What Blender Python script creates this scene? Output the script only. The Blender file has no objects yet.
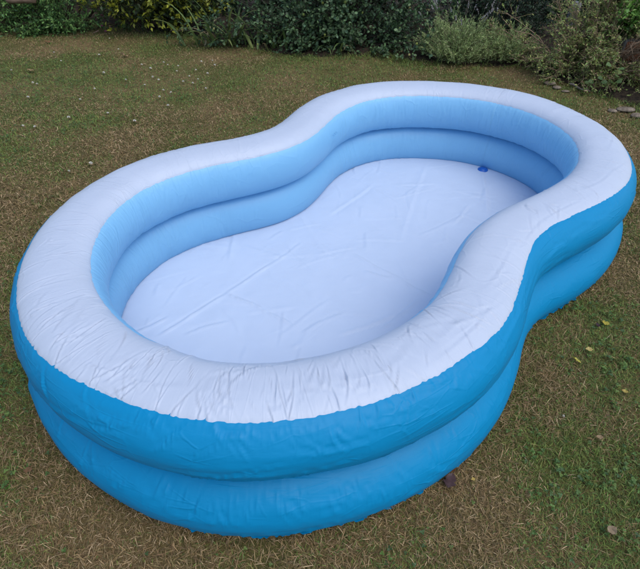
import bpy, math, random
import numpy as np
from mathutils import Matrix, Vector

random.seed(7)
rng = np.random.default_rng(11)
scene = bpy.context.scene
PI = math.pi

# ------------------------------------------------------------------ camera
CAM_H, PITCH, ROLL, FPX, PPX, PPY = 1.3385, -0.7015, 0.0056, 481.68, 6.875, -12.84
Fv = np.array([0, math.cos(PITCH), math.sin(PITCH)])
Rv = np.array([1.0, 0, 0]); Uv = np.cross(Rv, Fv)
Rv, Uv = math.cos(ROLL)*Rv+math.sin(ROLL)*Uv, -math.sin(ROLL)*Rv+math.cos(ROLL)*Uv
CAM = np.array([0, 0, CAM_H])
cd = bpy.data.cameras.new('camera'); cam = bpy.data.objects.new('camera', cd)
scene.collection.objects.link(cam)
cd.sensor_fit = 'HORIZONTAL'; cd.sensor_width = 36; cd.lens = FPX/640*36
cd.shift_x = -PPX/640; cd.shift_y = PPY/640
cd.clip_start = 0.05; cd.clip_end = 2000
cam.matrix_world = Matrix(((Rv[0], Uv[0], -Fv[0], 0), (Rv[1], Uv[1], -Fv[1], 0), (Rv[2], Uv[2], -Fv[2], CAM_H), (0, 0, 0, 1)))
scene.camera = cam

def at(px, py, z=0.0):
    """point on the level z that is seen at a pixel of the 640 px wide photograph"""
    v = Fv+Rv*(px-320-PPX)/FPX-Uv*(py-284.5-PPY)/FPX
    return CAM+(z-CAM_H)/v[2]*v

def at_y(px, py, y):
    """point on the upright plane at distance y that is seen at a pixel"""
    v = Fv+Rv*(px-320-PPX)/FPX-Uv*(py-284.5-PPY)/FPX
    return CAM+y/v[1]*v

# ------------------------------------------------------------------ sky, sun, exposure
SUN_EL, SUN_AZ = math.radians(62), math.radians(132)      # azimuth clockwise from +Y
w = bpy.data.worlds.new('World'); scene.world = w; w.use_nodes = True
nt = w.node_tree; bg = nt.nodes['Background']
sky = nt.nodes.new('ShaderNodeTexSky'); sky.sky_type = 'NISHITA'; sky.sun_disc = False
sky.sun_elevation = SUN_EL; sky.sun_rotation = SUN_AZ
sky.air_density = 1.0; sky.dust_density = 2.0; sky.ozone_density = 1.0
nt.links.new(sky.outputs[0], bg.inputs[0]); bg.inputs[1].default_value = 0.15
sl = bpy.data.lights.new('sun', 'SUN'); sl.energy = 1.0; sl.angle = math.radians(60); sl.color = (1.0, 0.98, 0.95)
sun = bpy.data.objects.new('sun', sl); scene.collection.objects.link(sun)
sd = Vector((math.sin(SUN_AZ)*math.cos(SUN_EL), math.cos(SUN_AZ)*math.cos(SUN_EL), math.sin(SUN_EL)))
sun.rotation_euler = sd.to_track_quat('Z', 'Y').to_euler()
vs = scene.view_settings
vs.view_transform = 'Standard'; vs.look = 'None'; vs.gamma = 1; vs.use_curve_mapping = False
vs.exposure = 0.5

# ------------------------------------------------------------------ helpers
def mesh(name, V, faces, mat=None, parent=None, col=None, uv=None, smooth=False):
    """V (n,3); faces: list of int arrays (m,3) / (m,4); col per-vertex rgb; uv per-vertex"""
    me = bpy.data.meshes.new(name)
    V = np.asarray(V, np.float32)
    faces = [np.asarray(f, np.int32) for f in faces if len(f)]
    loops = np.concatenate([f.ravel() for f in faces])
    sizes = np.concatenate([np.full(len(f), f.shape[1], np.int32) for f in faces])
    starts = np.concatenate([[0], np.cumsum(sizes)[:-1]]).astype(np.int32)
    me.vertices.add(len(V)); me.vertices.foreach_set('co', V.ravel())
    me.loops.add(len(loops)); me.loops.foreach_set('vertex_index', loops)
    me.polygons.add(len(sizes)); me.polygons.foreach_set('loop_start', starts)
    me.update(calc_edges=True)
    if smooth: me.polygons.foreach_set('use_smooth', np.ones(len(sizes), bool))
    if col is not None:
        a = me.color_attributes.new('tint', 'FLOAT_COLOR', 'POINT')
        c4 = np.ones((len(V), 4), np.float32); c4[:, :3] = col; a.data.foreach_set('color', c4.ravel())
    if uv is not None:
        l = me.uv_layers.new(name='along'); l.data.foreach_set('uv', np.asarray(uv, np.float32)[loops].ravel())
    me.validate(); me.update()
    if mat: me.materials.append(mat)
    return link(name, me, parent)

def link(name, data, parent=None):
    o = bpy.data.objects.new(name, data); scene.collection.objects.link(o)
    if parent: o.parent = parent
    return o

def tag(o, label=None, cat=None, group=None, kind=None):
    if label: o['label'] = label
    if cat: o['category'] = cat
    if group: o['group'] = group
    if kind: o['kind'] = kind
    return o

def thing(name, label, cat, loc, rz=0, group=None):
    o = link(name, None); o.location = loc; o.rotation_euler = (0, 0, rz)
    return tag(o, label, cat, group)

TAB = np.random.default_rng(3).random((256, 256)).astype(np.float32)*2-1
def noise(x, y, seed=0):
    x = np.asarray(x, float)+seed*17.31; y = np.asarray(y, float)+seed*9.17
    xi = np.floor(x).astype(int); yi = np.floor(y).astype(int); fx = x-xi; fy = y-yi
    fx = fx*fx*(3-2*fx); fy = fy*fy*(3-2*fy)
    g = lambda a, b: TAB[a & 255, b & 255]
    return (g(xi, yi)*(1-fx)+g(xi+1, yi)*fx)*(1-fy)+(g(xi, yi+1)*(1-fx)+g(xi+1, yi+1)*fx)*fy
def fbm(x, y, seed=0, o=3):
    return sum(noise(x*2**k, y*2**k, seed+k*5)/2**k for k in range(o))
def sstep(a, b, x):
    t = np.clip((x-a)/(b-a), 0, 1); return t*t*(3-2*t)

# ------------------------------------------------------------------ materials
def nodes(name):
    m = bpy.data.materials.new(name); m.use_nodes = True
    return m, m.node_tree.nodes, m.node_tree.links, m.node_tree.nodes['Principled BSDF']

def vinyl(name, rgb, rough, bump=0.35, su=140, sv=14, spec=0.35, trans=0.2, vein=((18, 5), (9, 26)), vs_=0.5):
    m, N, L, b = nodes(name)
    uv = N.new('ShaderNodeUVMap'); uv.uv_map = 'along'
    mp = N.new('ShaderNodeMapping'); mp.inputs['Scale'].default_value = (su, sv, 1); L.new(uv.outputs[0], mp.inputs[0])
    n1 = N.new('ShaderNodeTexNoise'); n1.inputs['Scale'].default_value = 1; n1.inputs['Detail'].default_value = 3
    n1.inputs['Distortion'].default_value = 0.6; L.new(mp.outputs[0], n1.inputs[0])
    n2 = N.new('ShaderNodeTexNoise'); n2.inputs['Scale'].default_value = 9; n2.inputs['Detail'].default_value = 4
    L.new(uv.outputs[0], n2.inputs[0])
    r = N.new('ShaderNodeMapRange'); r.inputs[1].default_value = 0.35; r.inputs[2].default_value = 0.7
    L.new(n2.outputs[0], r.inputs[0])
    mul = N.new('ShaderNodeMath'); mul.operation = 'MULTIPLY'; L.new(n1.outputs[0], mul.inputs[0]); L.new(r.outputs[0], mul.inputs[1])
    bp = N.new('ShaderNodeBump'); bp.inputs['Strength'].default_value = bump; bp.inputs['Distance'].default_value = 0.0025
    # thin crease lines: where a stretched noise crosses its middle value
    last = mul.outputs[0]
    for q, (a_, b_) in enumerate(vein):
        m2 = N.new('ShaderNodeMapping'); m2.inputs['Scale'].default_value = (a_, b_, 1); m2.inputs['Location'].default_value = (q*3.1, q*7.7, q*2.0); L.new(uv.outputs[0], m2.inputs[0])
        wn = N.new('ShaderNodeTexNoise'); wn.inputs['Scale'].default_value = 0.7; L.new(m2.outputs[0], wn.inputs[0])
        wa = N.new('ShaderNodeVectorMath'); wa.operation = 'MULTIPLY_ADD'; wa.inputs[1].default_value = (0.5, 0.5, 0.5); L.new(wn.outputs[1], wa.inputs[0]); L.new(m2.outputs[0], wa.inputs[2])
        nv = N.new('ShaderNodeTexVoronoi'); nv.voronoi_dimensions = '2D'; nv.feature = 'DISTANCE_TO_EDGE'; nv.inputs['Scale'].default_value = 1; L.new(wa.outputs[0], nv.inputs['Vector'])
        mr = N.new('ShaderNodeMapRange'); mr.interpolation_type = 'SMOOTHSTEP'; mr.inputs[1].default_value = 0.0; mr.inputs[2].default_value = 0.09; mr.inputs[3].default_value = 1; mr.inputs[4].default_value = 0
        L.new(nv.outputs['Distance'], mr.inputs[0])
        nm = N.new('ShaderNodeTexNoise'); nm.inputs['Scale'].default_value = 5+3*q; nm.inputs['Detail'].default_value = 1; L.new(uv.outputs[0], nm.inputs[0])
        mk = N.new('ShaderNodeMapRange'); mk.inputs[1].default_value = 0.48; mk.inputs[2].default_value = 0.70; mk.inputs[4].default_value = vs_; L.new(nm.outputs[0], mk.inputs[0])
        ma = N.new('ShaderNodeMath'); ma.operation = 'MULTIPLY_ADD'; L.new(mr.outputs[0], ma.inputs[0]); L.new(mk.outputs[0], ma.inputs[1]); L.new(last, ma.inputs[2]); last = ma.outputs[0]
    L.new(last, bp.inputs['Height']); L.new(bp.outputs[0], b.inputs['Normal'])
    mx = N.new('ShaderNodeMixRGB'); mx.inputs[1].default_value = (*rgb, 1); mx.inputs[2].default_value = (*[c*0.93 for c in rgb], 1)
    L.new(n2.outputs[0], mx.inputs[0]); L.new(mx.outputs[0], b.inputs['Base Color'])
    b.inputs['Roughness'].default_value = rough; b.inputs['Specular IOR Level'].default_value = spec
    if trans:      # thin sheet: daylight glows through it
        t = N.new('ShaderNodeBsdfTranslucent'); L.new(mx.outputs[0], t.inputs[0]); L.new(bp.outputs[0], t.inputs['Normal'])
        ms = N.new('ShaderNodeMixShader'); ms.inputs[0].default_value = trans
        L.new(b.outputs[0], ms.inputs[1]); L.new(t.outputs[0], ms.inputs[2]); L.new(ms.outputs[0], N['Material Output'].inputs[0])
    return m

def tinted(name, rough=0.6, trans=0.25, spec=0.3, var=0.0):
    """colour comes from the mesh's tint attribute, with some light let through as leaves do"""
    m, N, L, b = nodes(name)
    a = N.new('ShaderNodeVertexColor'); a.layer_name = 'tint'
    L.new(a.outputs[0], b.inputs['Base Color'])
    b.inputs['Roughness'].default_value = rough; b.inputs['Specular IOR Level'].default_value = spec
    if trans:
        t = N.new('ShaderNodeBsdfTranslucent'); L.new(a.outputs[0], t.inputs[0])
        mx = N.new('ShaderNodeMixShader'); mx.inputs[0].default_value = trans
        L.new(b.outputs[0], mx.inputs[1]); L.new(t.outputs[0], mx.inputs[2])
        L.new(mx.outputs[0], N['Material Output'].inputs[0])
    return m

def grainy(name, c1, c2, scale, rough=0.9, bump=0.5, dist=0.01, detail=8):
    m, N, L, b = nodes(name)
    tc = N.new('ShaderNodeTexCoord')
    n = N.new('ShaderNodeTexNoise'); n.inputs['Scale'].default_value = scale; n.inputs['Detail'].default_value = detail
    L.new(tc.outputs['Object'], n.inputs[0])
    r = N.new('ShaderNodeValToRGB'); r.color_ramp.elements[0].position = 0.35; r.color_ramp.elements[1].position = 0.68
    r.color_ramp.elements[0].color = (*c1, 1); r.color_ramp.elements[1].color = (*c2, 1)
    L.new(n.outputs[0], r.inputs[0]); L.new(r.outputs[0], b.inputs['Base Color'])
    bp = N.new('ShaderNodeBump'); bp.inputs['Strength'].default_value = bump; bp.inputs['Distance'].default_value = dist
    L.new(n.outputs[0], bp.inputs['Height']); L.new(bp.outputs[0], b.inputs['Normal'])
    b.inputs['Roughness'].default_value = rough; b.inputs['Specular IOR Level'].default_value = 0.2
    return m

M_RIM = vinyl('white_vinyl', (0.53, 0.60, 0.715), 0.42, 0.42, 130, 12, trans=.12, vein=((26, 7), (12, 16)), vs_=.7)
M_OUT = vinyl('blue_vinyl', (0.001, 0.245, 0.50), 0.46, 0.42, 22, 90, spec=.22, trans=.10, vein=((4, 30), (12, 22)), vs_=.8)
M_IN = vinyl('pale_blue_vinyl', (0.25, 0.56, 0.84), 0.42, 0.42, 120, 12, trans=.15, vein=((26, 7), (12, 10)), vs_=.7)
M_FLOOR = vinyl('floor_vinyl', (0.50, 0.60, 0.75), 0.42, 0.26, 25, 25, trans=0, vein=((5, 3), (4, 9)), vs_=.7)
M_PLUG, _n, _l, _b = nodes('plug_plastic'); _b.inputs['Base Color'].default_value = (0.02, 0.13, 0.50, 1); _b.inputs['Roughness'].default_value = 0.35
M_GRASS = tinted('grass_blades', 0.65, 0.2)
M_LEAF = tinted('leaf', 0.5, 0.25, 0.35)
M_STEM = tinted('stem', 0.85, 0, 0.2)
M_SOIL = grainy('soil', (0.012, 0.009, 0.006), (0.050, 0.036, 0.022), 28, 0.95, 0.9, 0.02)
M_STONE = grainy('stone', (0.12, 0.095, 0.07), (0.27, 0.22, 0.165), 40, 0.9, 0.5, 0.006)
M_BRICK = grainy('brick_clay', (0.28, 0.10, 0.05), (0.46, 0.19, 0.10), 25, 0.9, 0.5, 0.004)
M_MORTAR = grainy('mortar', (0.16, 0.14, 0.12), (0.26, 0.24, 0.21), 60, 0.95, 0.5, 0.004)
M_WOOD = grainy('weathered_wood', (0.09, 0.06, 0.04), (0.24, 0.17, 0.12), 14, 0.9, 0.6, 0.006)

# ------------------------------------------------------------------ pool outline (metres, found from the photograph)
POOL_LOC = np.array([0.087, 1.7598]); POOL_ROT = 0.78867
CC = {0: 1.03553, 1: -.00714, 2: .29418, 3: .00458, 4: -.03896, 5: -.00374, 6: .00579, 7: .00207, 8: -.00116, 9: .00019, 10: .00137}
SS = {1: -.16341, 2: .00081, 3: -.01532, 4: -.0195, 5: -.00024, 6: .00286, 7: -.00445, 8: -.00107, 9: .00147, 10: -.00052}
def outline(n):
    T = np.linspace(0, 2*PI, 6001)
    r = sum(v*np.cos(k*T) for k, v in CC.items())+sum(v*np.sin(k*T) for k, v in SS.items())
    X, Y = r*np.cos(T), r*np.sin(T)
    s = np.concatenate([[0], np.cumsum(np.hypot(np.diff(X), np.diff(Y)))]); L = s[-1]
    # stations sit closer together on the side towards the viewer
    wx = X*math.cos(POOL_ROT)-Y*math.sin(POOL_ROT)+POOL_LOC[0]; wy = X*math.sin(POOL_ROT)+Y*math.cos(POOL_ROT)+POOL_LOC[1]
    wt = 1/np.hypot(np.hypot(wx, wy), 1.0)**1.4; cw = np.concatenate([[0], np.cumsum((wt[1:]+wt[:-1])/2*np.diff(s))]); cw /= cw[-1]
    u = np.interp(np.arange(n)/n, cw, s)
    x = np.interp(u, s, X); y = np.interp(u, s, Y)
    dx = np.roll(x, -1)-np.roll(x, 1); dy = np.roll(y, -1)-np.roll(y, 1); l = np.hypot(dx, dy)
    nx, ny = dy/l, -dx/l
    k = (np.roll(nx, -1)-np.roll(nx, 1))*dx/l**2+(np.roll(ny, -1)-np.roll(ny, 1))*dy/l**2   # curvature, + at the lobes
    return x, y, nx, ny, u, L, k
def to_pool(p):
    q = np.asarray(p, float)[..., :2]-POOL_LOC; c, s = math.cos(POOL_ROT), math.sin(POOL_ROT)
    return np.stack([c*q[..., 0]+s*q[..., 1], -s*q[..., 0]+c*q[..., 1]], -1)
_ox, _oy, _onx, _ony, *_ = outline(360)
def pool_depth(p):
    """signed distance from the pool's outer edge, + inside (world points)"""
    q = to_pool(p).reshape(-1, 2).astype(np.float32); out = np.empty(len(q), np.float32)
    th = np.arctan2(q[:, 1], q[:, 0])
    for i in range(0, len(q), 20000):
        b = q[i:i+20000]
        dx = b[:, :1]-_ox[None].astype(np.float32); dy = b[:, 1:]-_oy[None].astype(np.float32)
        d2 = dx*dx+dy*dy; j = d2.argmin(1); a = np.arange(len(b))
        out[i:i+20000] = -(dx[a, j]*_onx[j]+dy[a, j]*_ony[j])
    return out

# ------------------------------------------------------------------ lawn (the ground sheet)
def bed_edge(x):
    """y at which lawn gives way to the planted bed"""
    return np.interp(x, [-8, -3.3, -2.3, -1.4, -1.0, -.25, .65, .85, 1.25, 1.7, 1.78, 1.95, 2.25, 3.5, 8],
                        [6.3, 6.05, 5.72, 5.30, 4.95, 4.62, 4.62, 4.50, 4.40, 4.42, 4.15, 3.86, 3.48, 2.9, 1.5])
def ground_z(x, y):
    near = np.exp(-((x/7)**2+((y-2)/7)**2))
    z = (0.010*noise(x*2.1, y*2.1, 4)+0.005*noise(x*6, y*6, 6))*near
    d = y-bed_edge(x)
    return z+0.03*sstep(0, .5, d)*near
NG = 171
g1 = np.linspace(-1, 1, NG); g = g1*6+np.sign(g1)*np.maximum(np.abs(g1)-.85, 0)**3*300000
gx, gy = np.meshgrid(g, g+2.5, indexing='ij')
idx = np.arange(NG*NG).reshape(NG, NG)
Q = np.stack([idx[:-1, :-1], idx[1:, :-1], idx[1:, 1:], idx[:-1, 1:]], -1).reshape(-1, 4)
M_LAWN, N, L, b = nodes('lawn_thatch')
tc = N.new('ShaderNodeTexCoord')
n1 = N.new('ShaderNodeTexNoise'); n1.inputs['Scale'].default_value = 1.7; n1.inputs['Detail'].default_value = 5
n2 = N.new('ShaderNodeTexNoise'); n2.inputs['Scale'].default_value = 170; n2.inputs['Detail'].default_value = 6; n2.inputs['Distortion'].default_value = 1.5
r1 = N.new('ShaderNodeValToRGB'); r1.color_ramp.elements[0].position = .4; r1.color_ramp.elements[1].position = .62
r1.color_ramp.elements[0].color = (0.115, 0.115, 0.036, 1); r1.color_ramp.elements[1].color = (0.22, 0.155, 0.075, 1)
mx = N.new('ShaderNodeMixRGB'); mx.blend_type = 'MULTIPLY'; mx.inputs[0].default_value = 0.8
r2 = N.new('ShaderNodeValToRGB'); r2.color_ramp.elements[0].position = .3; r2.color_ramp.elements[1].position = .75
r2.color_ramp.elements[0].color = (0.25, 0.25, 0.25, 1); r2.color_ramp.elements[1].color = (1.3, 1.3, 1.2, 1)
for n in (n1, n2): L.new(tc.outputs['Object'], n.inputs[0])
L.new(n1.outputs[0], r1.inputs[0]); L.new(n2.outputs[0], r2.inputs[0]); L.new(r1.outputs[0], mx.inputs[1]); L.new(r2.outputs[0], mx.inputs[2])
L.new(mx.outputs[0], b.inputs['Base Color'])
bp = N.new('ShaderNodeBump'); bp.inputs['Strength'].default_value = 0.8; bp.inputs['Distance'].default_value = 0.008
L.new(n2.outputs[0], bp.inputs['Height']); L.new(bp.outputs[0], b.inputs['Normal']); b.inputs['Roughness'].default_value = 0.95
b.inputs['Specular IOR Level'].default_value = 0.15
lawn = mesh('lawn', np.stack([gx, gy, ground_z(gx, gy)], -1).reshape(-1, 3), [Q], M_LAWN, smooth=True)
tag(lawn, 'dry patchy lawn of brown and green grass around the pool', 'lawn', kind='structure')

# planted bed: dark soil sheet a little above the lawn sheet
bx = np.linspace(-6, 6, 161); bt = np.linspace(0, 1, 50)
BX, BT = np.meshgrid(bx, bt, indexing='ij')
BY = bed_edge(BX)+0.03*noise(BX*6, BX*0, 8)+BT**1.5*3.2
BZ = ground_z(BX, BY)+0.006+0.022*sstep(0, .12, BT)*(0.7+fbm(BX*7, BY*7, 12))-0.012*(BT < .01)
bi = np.arange(BX.size).reshape(BX.shape)
bed = mesh('flower_bed', np.stack([BX, BY, BZ], -1).reshape(-1, 3),
           [np.stack([bi[:-1, :-1], bi[1:, :-1], bi[1:, 1:], bi[:-1, 1:]], -1).reshape(-1, 4)], M_SOIL, smooth=True)
tag(bed, 'dark bare soil of the planted bed under the shrubs', 'flower bed', kind='structure')

# ------------------------------------------------------------------ the inflatable pool
RW, RH = 0.1424, 0.1169
RWI = 0.127
ZG = 0.2055
UP_C, UP_Z = RW, ZG+.95*RH
LO_C, LO_Z = RW-.030, ZG-.95*RH
PHO, PHI = 1.014, 2.371
NU = 1920
ox, oy, onx, ony, ou, OL, ok = outline(NU)
oxw = ox*math.cos(POOL_ROT)-oy*math.sin(POOL_ROT)+POOL_LOC[0]     # world position of each station
oyw = ox*math.sin(POOL_ROT)+oy*math.cos(POOL_ROT)+POOL_LOC[1]
waist = sstep(.6, -1.2, ok)              # 1 where the outline is hollow
lobe = sstep(.6, 1.4, ok)
front = sstep(2.1, 0.7, oyw)             # the end towards the viewer, where the skin is slackest

def wrapu(a):
    return (a+OL/2) % OL-OL/2
CREASES = {'rim': [], 'out': [], 'in': []}
cr = np.random.default_rng(5)
def near_u(px, py, z):
    p = at(px, py, z); return ou[np.argmin((oxw-p[0])**2+(oyw-p[1])**2)]
# slack folds of the rim: run in from the outer seam, mostly across the tube
for i in range(330):
    u0 = cr.random()*OL; f = np.interp(u0, ou, front)
    if cr.random() > .55+.45*f: continue
    v0 = (PHO+cr.random()**1.7*(PHI-PHO))*.13
    ang = PI/2+cr.normal()*(.35+.35*f); ln = .03+.09*cr.random()
    CREASES['rim'].append((u0, v0, ang, ln, .0013+.0016*cr.random(), (.0006+.0016*cr.random())*(.8+.5*f)))
for (px, py, n_, sp) in [(150, 372, 16, .035), (118, 385, 9, .03), (232, 395, 12, .035), (205, 408, 9, .03), (345, 385, 12, .04), (375, 372, 9, .03), (300, 398, 8, .035), (270, 404, 8, .03),
                         (75, 345, 10, .04), (45, 315, 8, .04), (420, 352, 9, .04), (460, 322, 8, .04), (60, 250, 6, .04), (185, 158, 5, .04), (540, 215, 6, .04)]:
    p = at(px, py, .40); q = to_pool(p); k_ = np.argmin((ox-q[0])**2+(oy-q[1])**2); dd = (ox[k_]-q[0])*onx[k_]+(oy[k_]-q[1])*ony[k_]
    ph_ = math.acos(max(-1, min(1, (RW-dd)/RW)))
    for _ in range(n_):
        CREASES['rim'].append((ou[k_]+cr.normal()*sp, (ph_+cr.normal()*.16)*.13, cr.random()*PI, .012+.04*cr.random(), .0015+.0012*cr.random(), .0010+.0018*cr.random()))
        if cr.random() < .5: CREASES['out'].append((ou[k_]+cr.normal()*sp*1.6, PHO*.13-.01-.07*cr.random(), cr.choice([-1, 1])*(.1+.8*cr.random()), .02+.05*cr.random(), .002+.002*cr.random(), .0012+.0018*cr.random()))
for (px, py, an, ln_) in [(165, 394, .05, .10), (225, 398, -.03, .12), (290, 396, .04, .10), (345, 385, -.05, .12), (400, 366, .05, .10), (455, 335, .0, .10), (100, 372, .1, .08)]:
    p = at(px, py, .40); q = to_pool(p); k_ = np.argmin((ox-q[0])**2+(oy-q[1])**2); dd = (ox[k_]-q[0])*onx[k_]+(oy[k_]-q[1])*ony[k_]
    CREASES['rim'].append((ou[k_], math.acos(max(-1, min(1, (RW-dd)/RW)))*.13, an, ln_, .0032, .0020))
for i in range(16):                        # long folds parallel to the outer seam
    u0 = cr.random()*OL
    CREASES['rim'].append((u0, (PHO+.12+.35*cr.random())*.13, cr.normal()*.12, .08+.22*cr.random(), .003, .0016))
for i in range(260):
    u0 = cr.random()*OL; f = np.interp(u0, ou, front)
    if cr.random() > .35+.65*f: continue
    t = cr.random()
    if t < .55:                            # streaks along the wall
        CREASES['out'].append((u0, -.15+.27*cr.random(), cr.normal()*.16, .07+.25*cr.random(), .0022+.003*cr.random(), .0010+.0018*cr.random()))
    else:                                  # puckers under the seam
        CREASES['out'].append((u0, PHO*.13-.012-.05*cr.random()**1.5, cr.choice([-1, 1])*(.3+.9*cr.random()), .02+.05*cr.random(), .002+.0025*cr.random(), .0009+.0015*cr.random()))
for i in range(170):
    u0 = cr.random()*OL; sgn = 1
    CREASES['in'].append((u0, (PHI+cr.random()*1.5)*.13, PI/2+cr.normal()*.28, .02+.06*cr.random(), .003+.003*cr.random(), .0006+.0012*cr.random()))

def crease_field(U, V, lst):
    """sharp ridge-and-furrow folds; U, V in metres on the skin"""
    D = np.zeros(U.shape)
    ucol = U[:, 0]
    for (u0, v0, ang, ln, wd, amp) in lst:
        m = np.where(np.abs(wrapu(ucol-u0)) < ln+.03)[0]
        if not len(m): continue
        du = wrapu(U[m]-u0); dv = V[m]-v0
        a = du*math.cos(ang)+dv*math.sin(ang); c = -du*math.sin(ang)+dv*math.cos(ang)
        c = c+.006*np.sin(a/ln*2.2+u0*9)
        ww = wd*(1+.8*np.abs(a)/ln)
        env = np.exp(-(a/ln*1.6)**2*1.2)
        D[m] += 1.4*amp*env*(np.exp(-np.abs(c)/ww*1.2)-.7*np.exp(-((c-1.8*ww)/ww/1.2)**2))
    return D

def ring_panel(name, ci, zc, pa, pb, m, mat, region, parent, lower=False, seam=0.0, sc=0, pw=1.0):
    """strip of one inflated tube between two angles of its section (0 out, pi/2 up, pi in)"""
    t = np.linspace(0, 1, m)[None]
    pa = np.broadcast_to(np.asarray(pa, float), (NU,))[:, None]; pb = np.broadcast_to(np.asarray(pb, float), (NU,))[:, None]
    ph = pa+(pb-pa)*t
    U = np.repeat(ou[:, None], m, 1); V = ph*.13
    if lower: V = V+1.7
    # slow waviness of the blown-up tube
    D = .0022*noise(U/.16, V/.12, 21+sc)+.0010*noise(U/.06, V/.07, 31+sc)
    # gathers across the tube
    rip = noise(U/.011, V/.09, 41+sc)+.6*noise(U/.0065, V/.06, 51+sc)
    rip = np.sign(rip)*np.abs(rip)**1.4
    msk = .35+.65*sstep(-.15, .45, noise(U/.22, V/.11, 61+sc))
    if region == 'rim':
        edge = .35+.65*np.exp(-np.minimum(ph-PHOV, PHIV-ph).clip(0)/.28)
        D += .00072*rip*msk*edge*(.5+1.9*waist[:, None]+.25*front[:, None])
    elif region == 'in':
        D += .00150*rip*msk*(.3+.85*lobe[:, None])
    else:
        D += .00022*rip*msk*np.exp(-np.abs(ph-PHOV)/.35)
        lw = noise(U/.20, V/.010, 71+sc)                     # long drawn streaks
        D += .00045*np.sign(lw)*np.abs(lw)**1.5*sstep(-.2, .5, noise(U/.3, V/.1, 81+sc))
    D += crease_field(U, V-(1.7 if lower else 0), [c for c in CREASES[region]] if not lower else [(OL-c[0]*.73 % OL, c[1]-(.02 if region == 'out' else 0),)+c[2:] for c in CREASES[region]])
    # welded seam pulls the skin in a little; folds of the two sheets end at the weld
    if not lower:
        base = .0022*noise(U/.16, V/.12, 21+sc)+.0010*noise(U/.06, V/.07, 31+sc)
        fade = 1-np.exp(-(np.minimum(np.abs(ph-PHOV), np.abs(ph-PHIV))/.030)**2); D = base+(D-base)*fade
        for ps in (PHOV, PHIV):
            D -= .0024*np.exp(-np.abs(ph-ps)/.035)*(1+.35*noise(U/.012, V*0, 5))
    cc = np.cos(ph); rw_ = np.where(cc < 0, RWI, RW); ex = np.where(cc < 0, .63, .93)
    ins = ci-rw_*np.sign(cc)*np.abs(cc)**ex; z = zc+RH*np.sin(ph)
    nr = np.cos(ph)/RW; nz = np.sin(ph)/RH; l = np.hypot(nr, nz); nr /= l; nz /= l
    if region == 'out' and not lower: D = D-.0022*sstep(-.004, .02, ph-PHOV)      # the blue sheet runs on under the white one
    if region == 'in' and not lower: D = D-.0022*sstep(-.004, .02, PHIV-ph)
    ins = ins-D*nr; z = z+D*nz
    if lower:
        z = np.where(z < .03, .03-.024*(1-np.exp(-(.03-z)/.024)), z)     # flattened where it sits on the grass
        scal = np.abs(noise(U/.035, 0*U, 91))                            # puckered foot of the wall
        ins = ins+sstep(.05, .008, z)*.006*scal*(np.cos(ph) > 0)
    X = ox[:, None]-ins*onx[:, None]; Y = oy[:, None]-ins*ony[:, None]
    i = np.arange(NU*m).reshape(NU, m); j = np.roll(i, -1, 0)
    f = np.stack([i[:, :-1], j[:, :-1], j[:, 1:], i[:, 1:]], -1).reshape(-1, 4)
    return mesh(name, np.stack([X, Y, z], -1).reshape(-1, 3), [f], mat, parent, uv=np.stack([U, V], -1).reshape(-1, 2), smooth=True)

pool = thing('inflatable_pool', 'figure-eight inflatable paddling pool with white rim and blue walls on the lawn', 'paddling pool', (*POOL_LOC, 0), POOL_ROT)
jag = .012*noise(ou/.009, ou*0, 101)+.014*noise(ou/.04, ou*0, 103)+.02*noise(ou/.3, ou*0, 107)
jag2 = .015*noise(ou/.03, ou*0, 105)
wnx = onx*math.cos(POOL_ROT)-ony*math.sin(POOL_ROT); wny = onx*math.sin(POOL_ROT)+ony*math.cos(POOL_ROT)
facing = (-oxw*wnx-oyw*wny)/np.hypot(oxw, oyw)
pho = PHO+jag*(.5+.5*front)+.006-.24*sstep(.45, -.2, facing); phi = PHI+jag2+.50*sstep(.25, .75, facing)*(1-.75*waist)
PHOV = pho[:, None]; PHIV = phi[:, None]
ring_panel('rim', UP_C, UP_Z, pho, phi, 40, M_RIM, 'rim', pool)['label'] = 'wide white top of the upper tube'
ring_panel('outer_wall', UP_C, UP_Z, -PI/2, pho+.05, 42, M_OUT, 'out', pool)['label'] = 'bright blue outside of the upper tube'
ring_panel('inner_wall', UP_C, UP_Z, phi-.05, 1.5*PI, 30, M_IN, 'in', pool)['label'] = 'pale blue inside of the upper tube'
up_inner = [c for c in pool.children if c.name.startswith('inner_wall')][0]
ring_panel('outer_wall', LO_C, LO_Z, -PI/2+.15, PI/2, 34, M_OUT, 'out', pool, True, sc=7)['label'] = 'bright blue outside of the lower tube'
low_wall = [c for c in pool.children if c.name.startswith('outer_wall')][-1]
ring_panel('inner_wall', LO_C, LO_Z, PI/2, 1.5*PI-.1, 24, M_IN, 'in', pool, True, sc=9)['label'] = 'pale blue inside of the lower tube'

# puckered seam flange at the foot of the outer wall
nf = NU; uu = ou
w0 = .020+0*uu; w1 = -.008-.009*np.clip(noise(uu/.018, uu*0, 111)+.5*noise(uu/.008, uu*0, 113), -1, 1)
zf = .015+.007*noise(uu/.022, uu*0, 115)
rows = []
for tt, zz in ((0, .010), (.5, None), (1, None)):
    ins = w0+(w1-w0)*tt; z = np.full(nf, .010) if zz else .010+(zf-.010)*tt
    rows.append(np.stack([ox-ins*onx, oy-ins*ony, z], -1))
V = np.stack(rows, 1).reshape(-1, 3); i = np.arange(nf*3).reshape(nf, 3); j = np.roll(i, -1, 0)
mesh('seam_flange', V, [np.stack([i[:, :-1], j[:, :-1], j[:, 1:], i[:, 1:]], -1).reshape(-1, 4)], M_OUT, low_wall,
     uv=np.stack([np.repeat(uu, 3), np.tile([0, .01, .02], nf)], -1), smooth=True)

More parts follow.
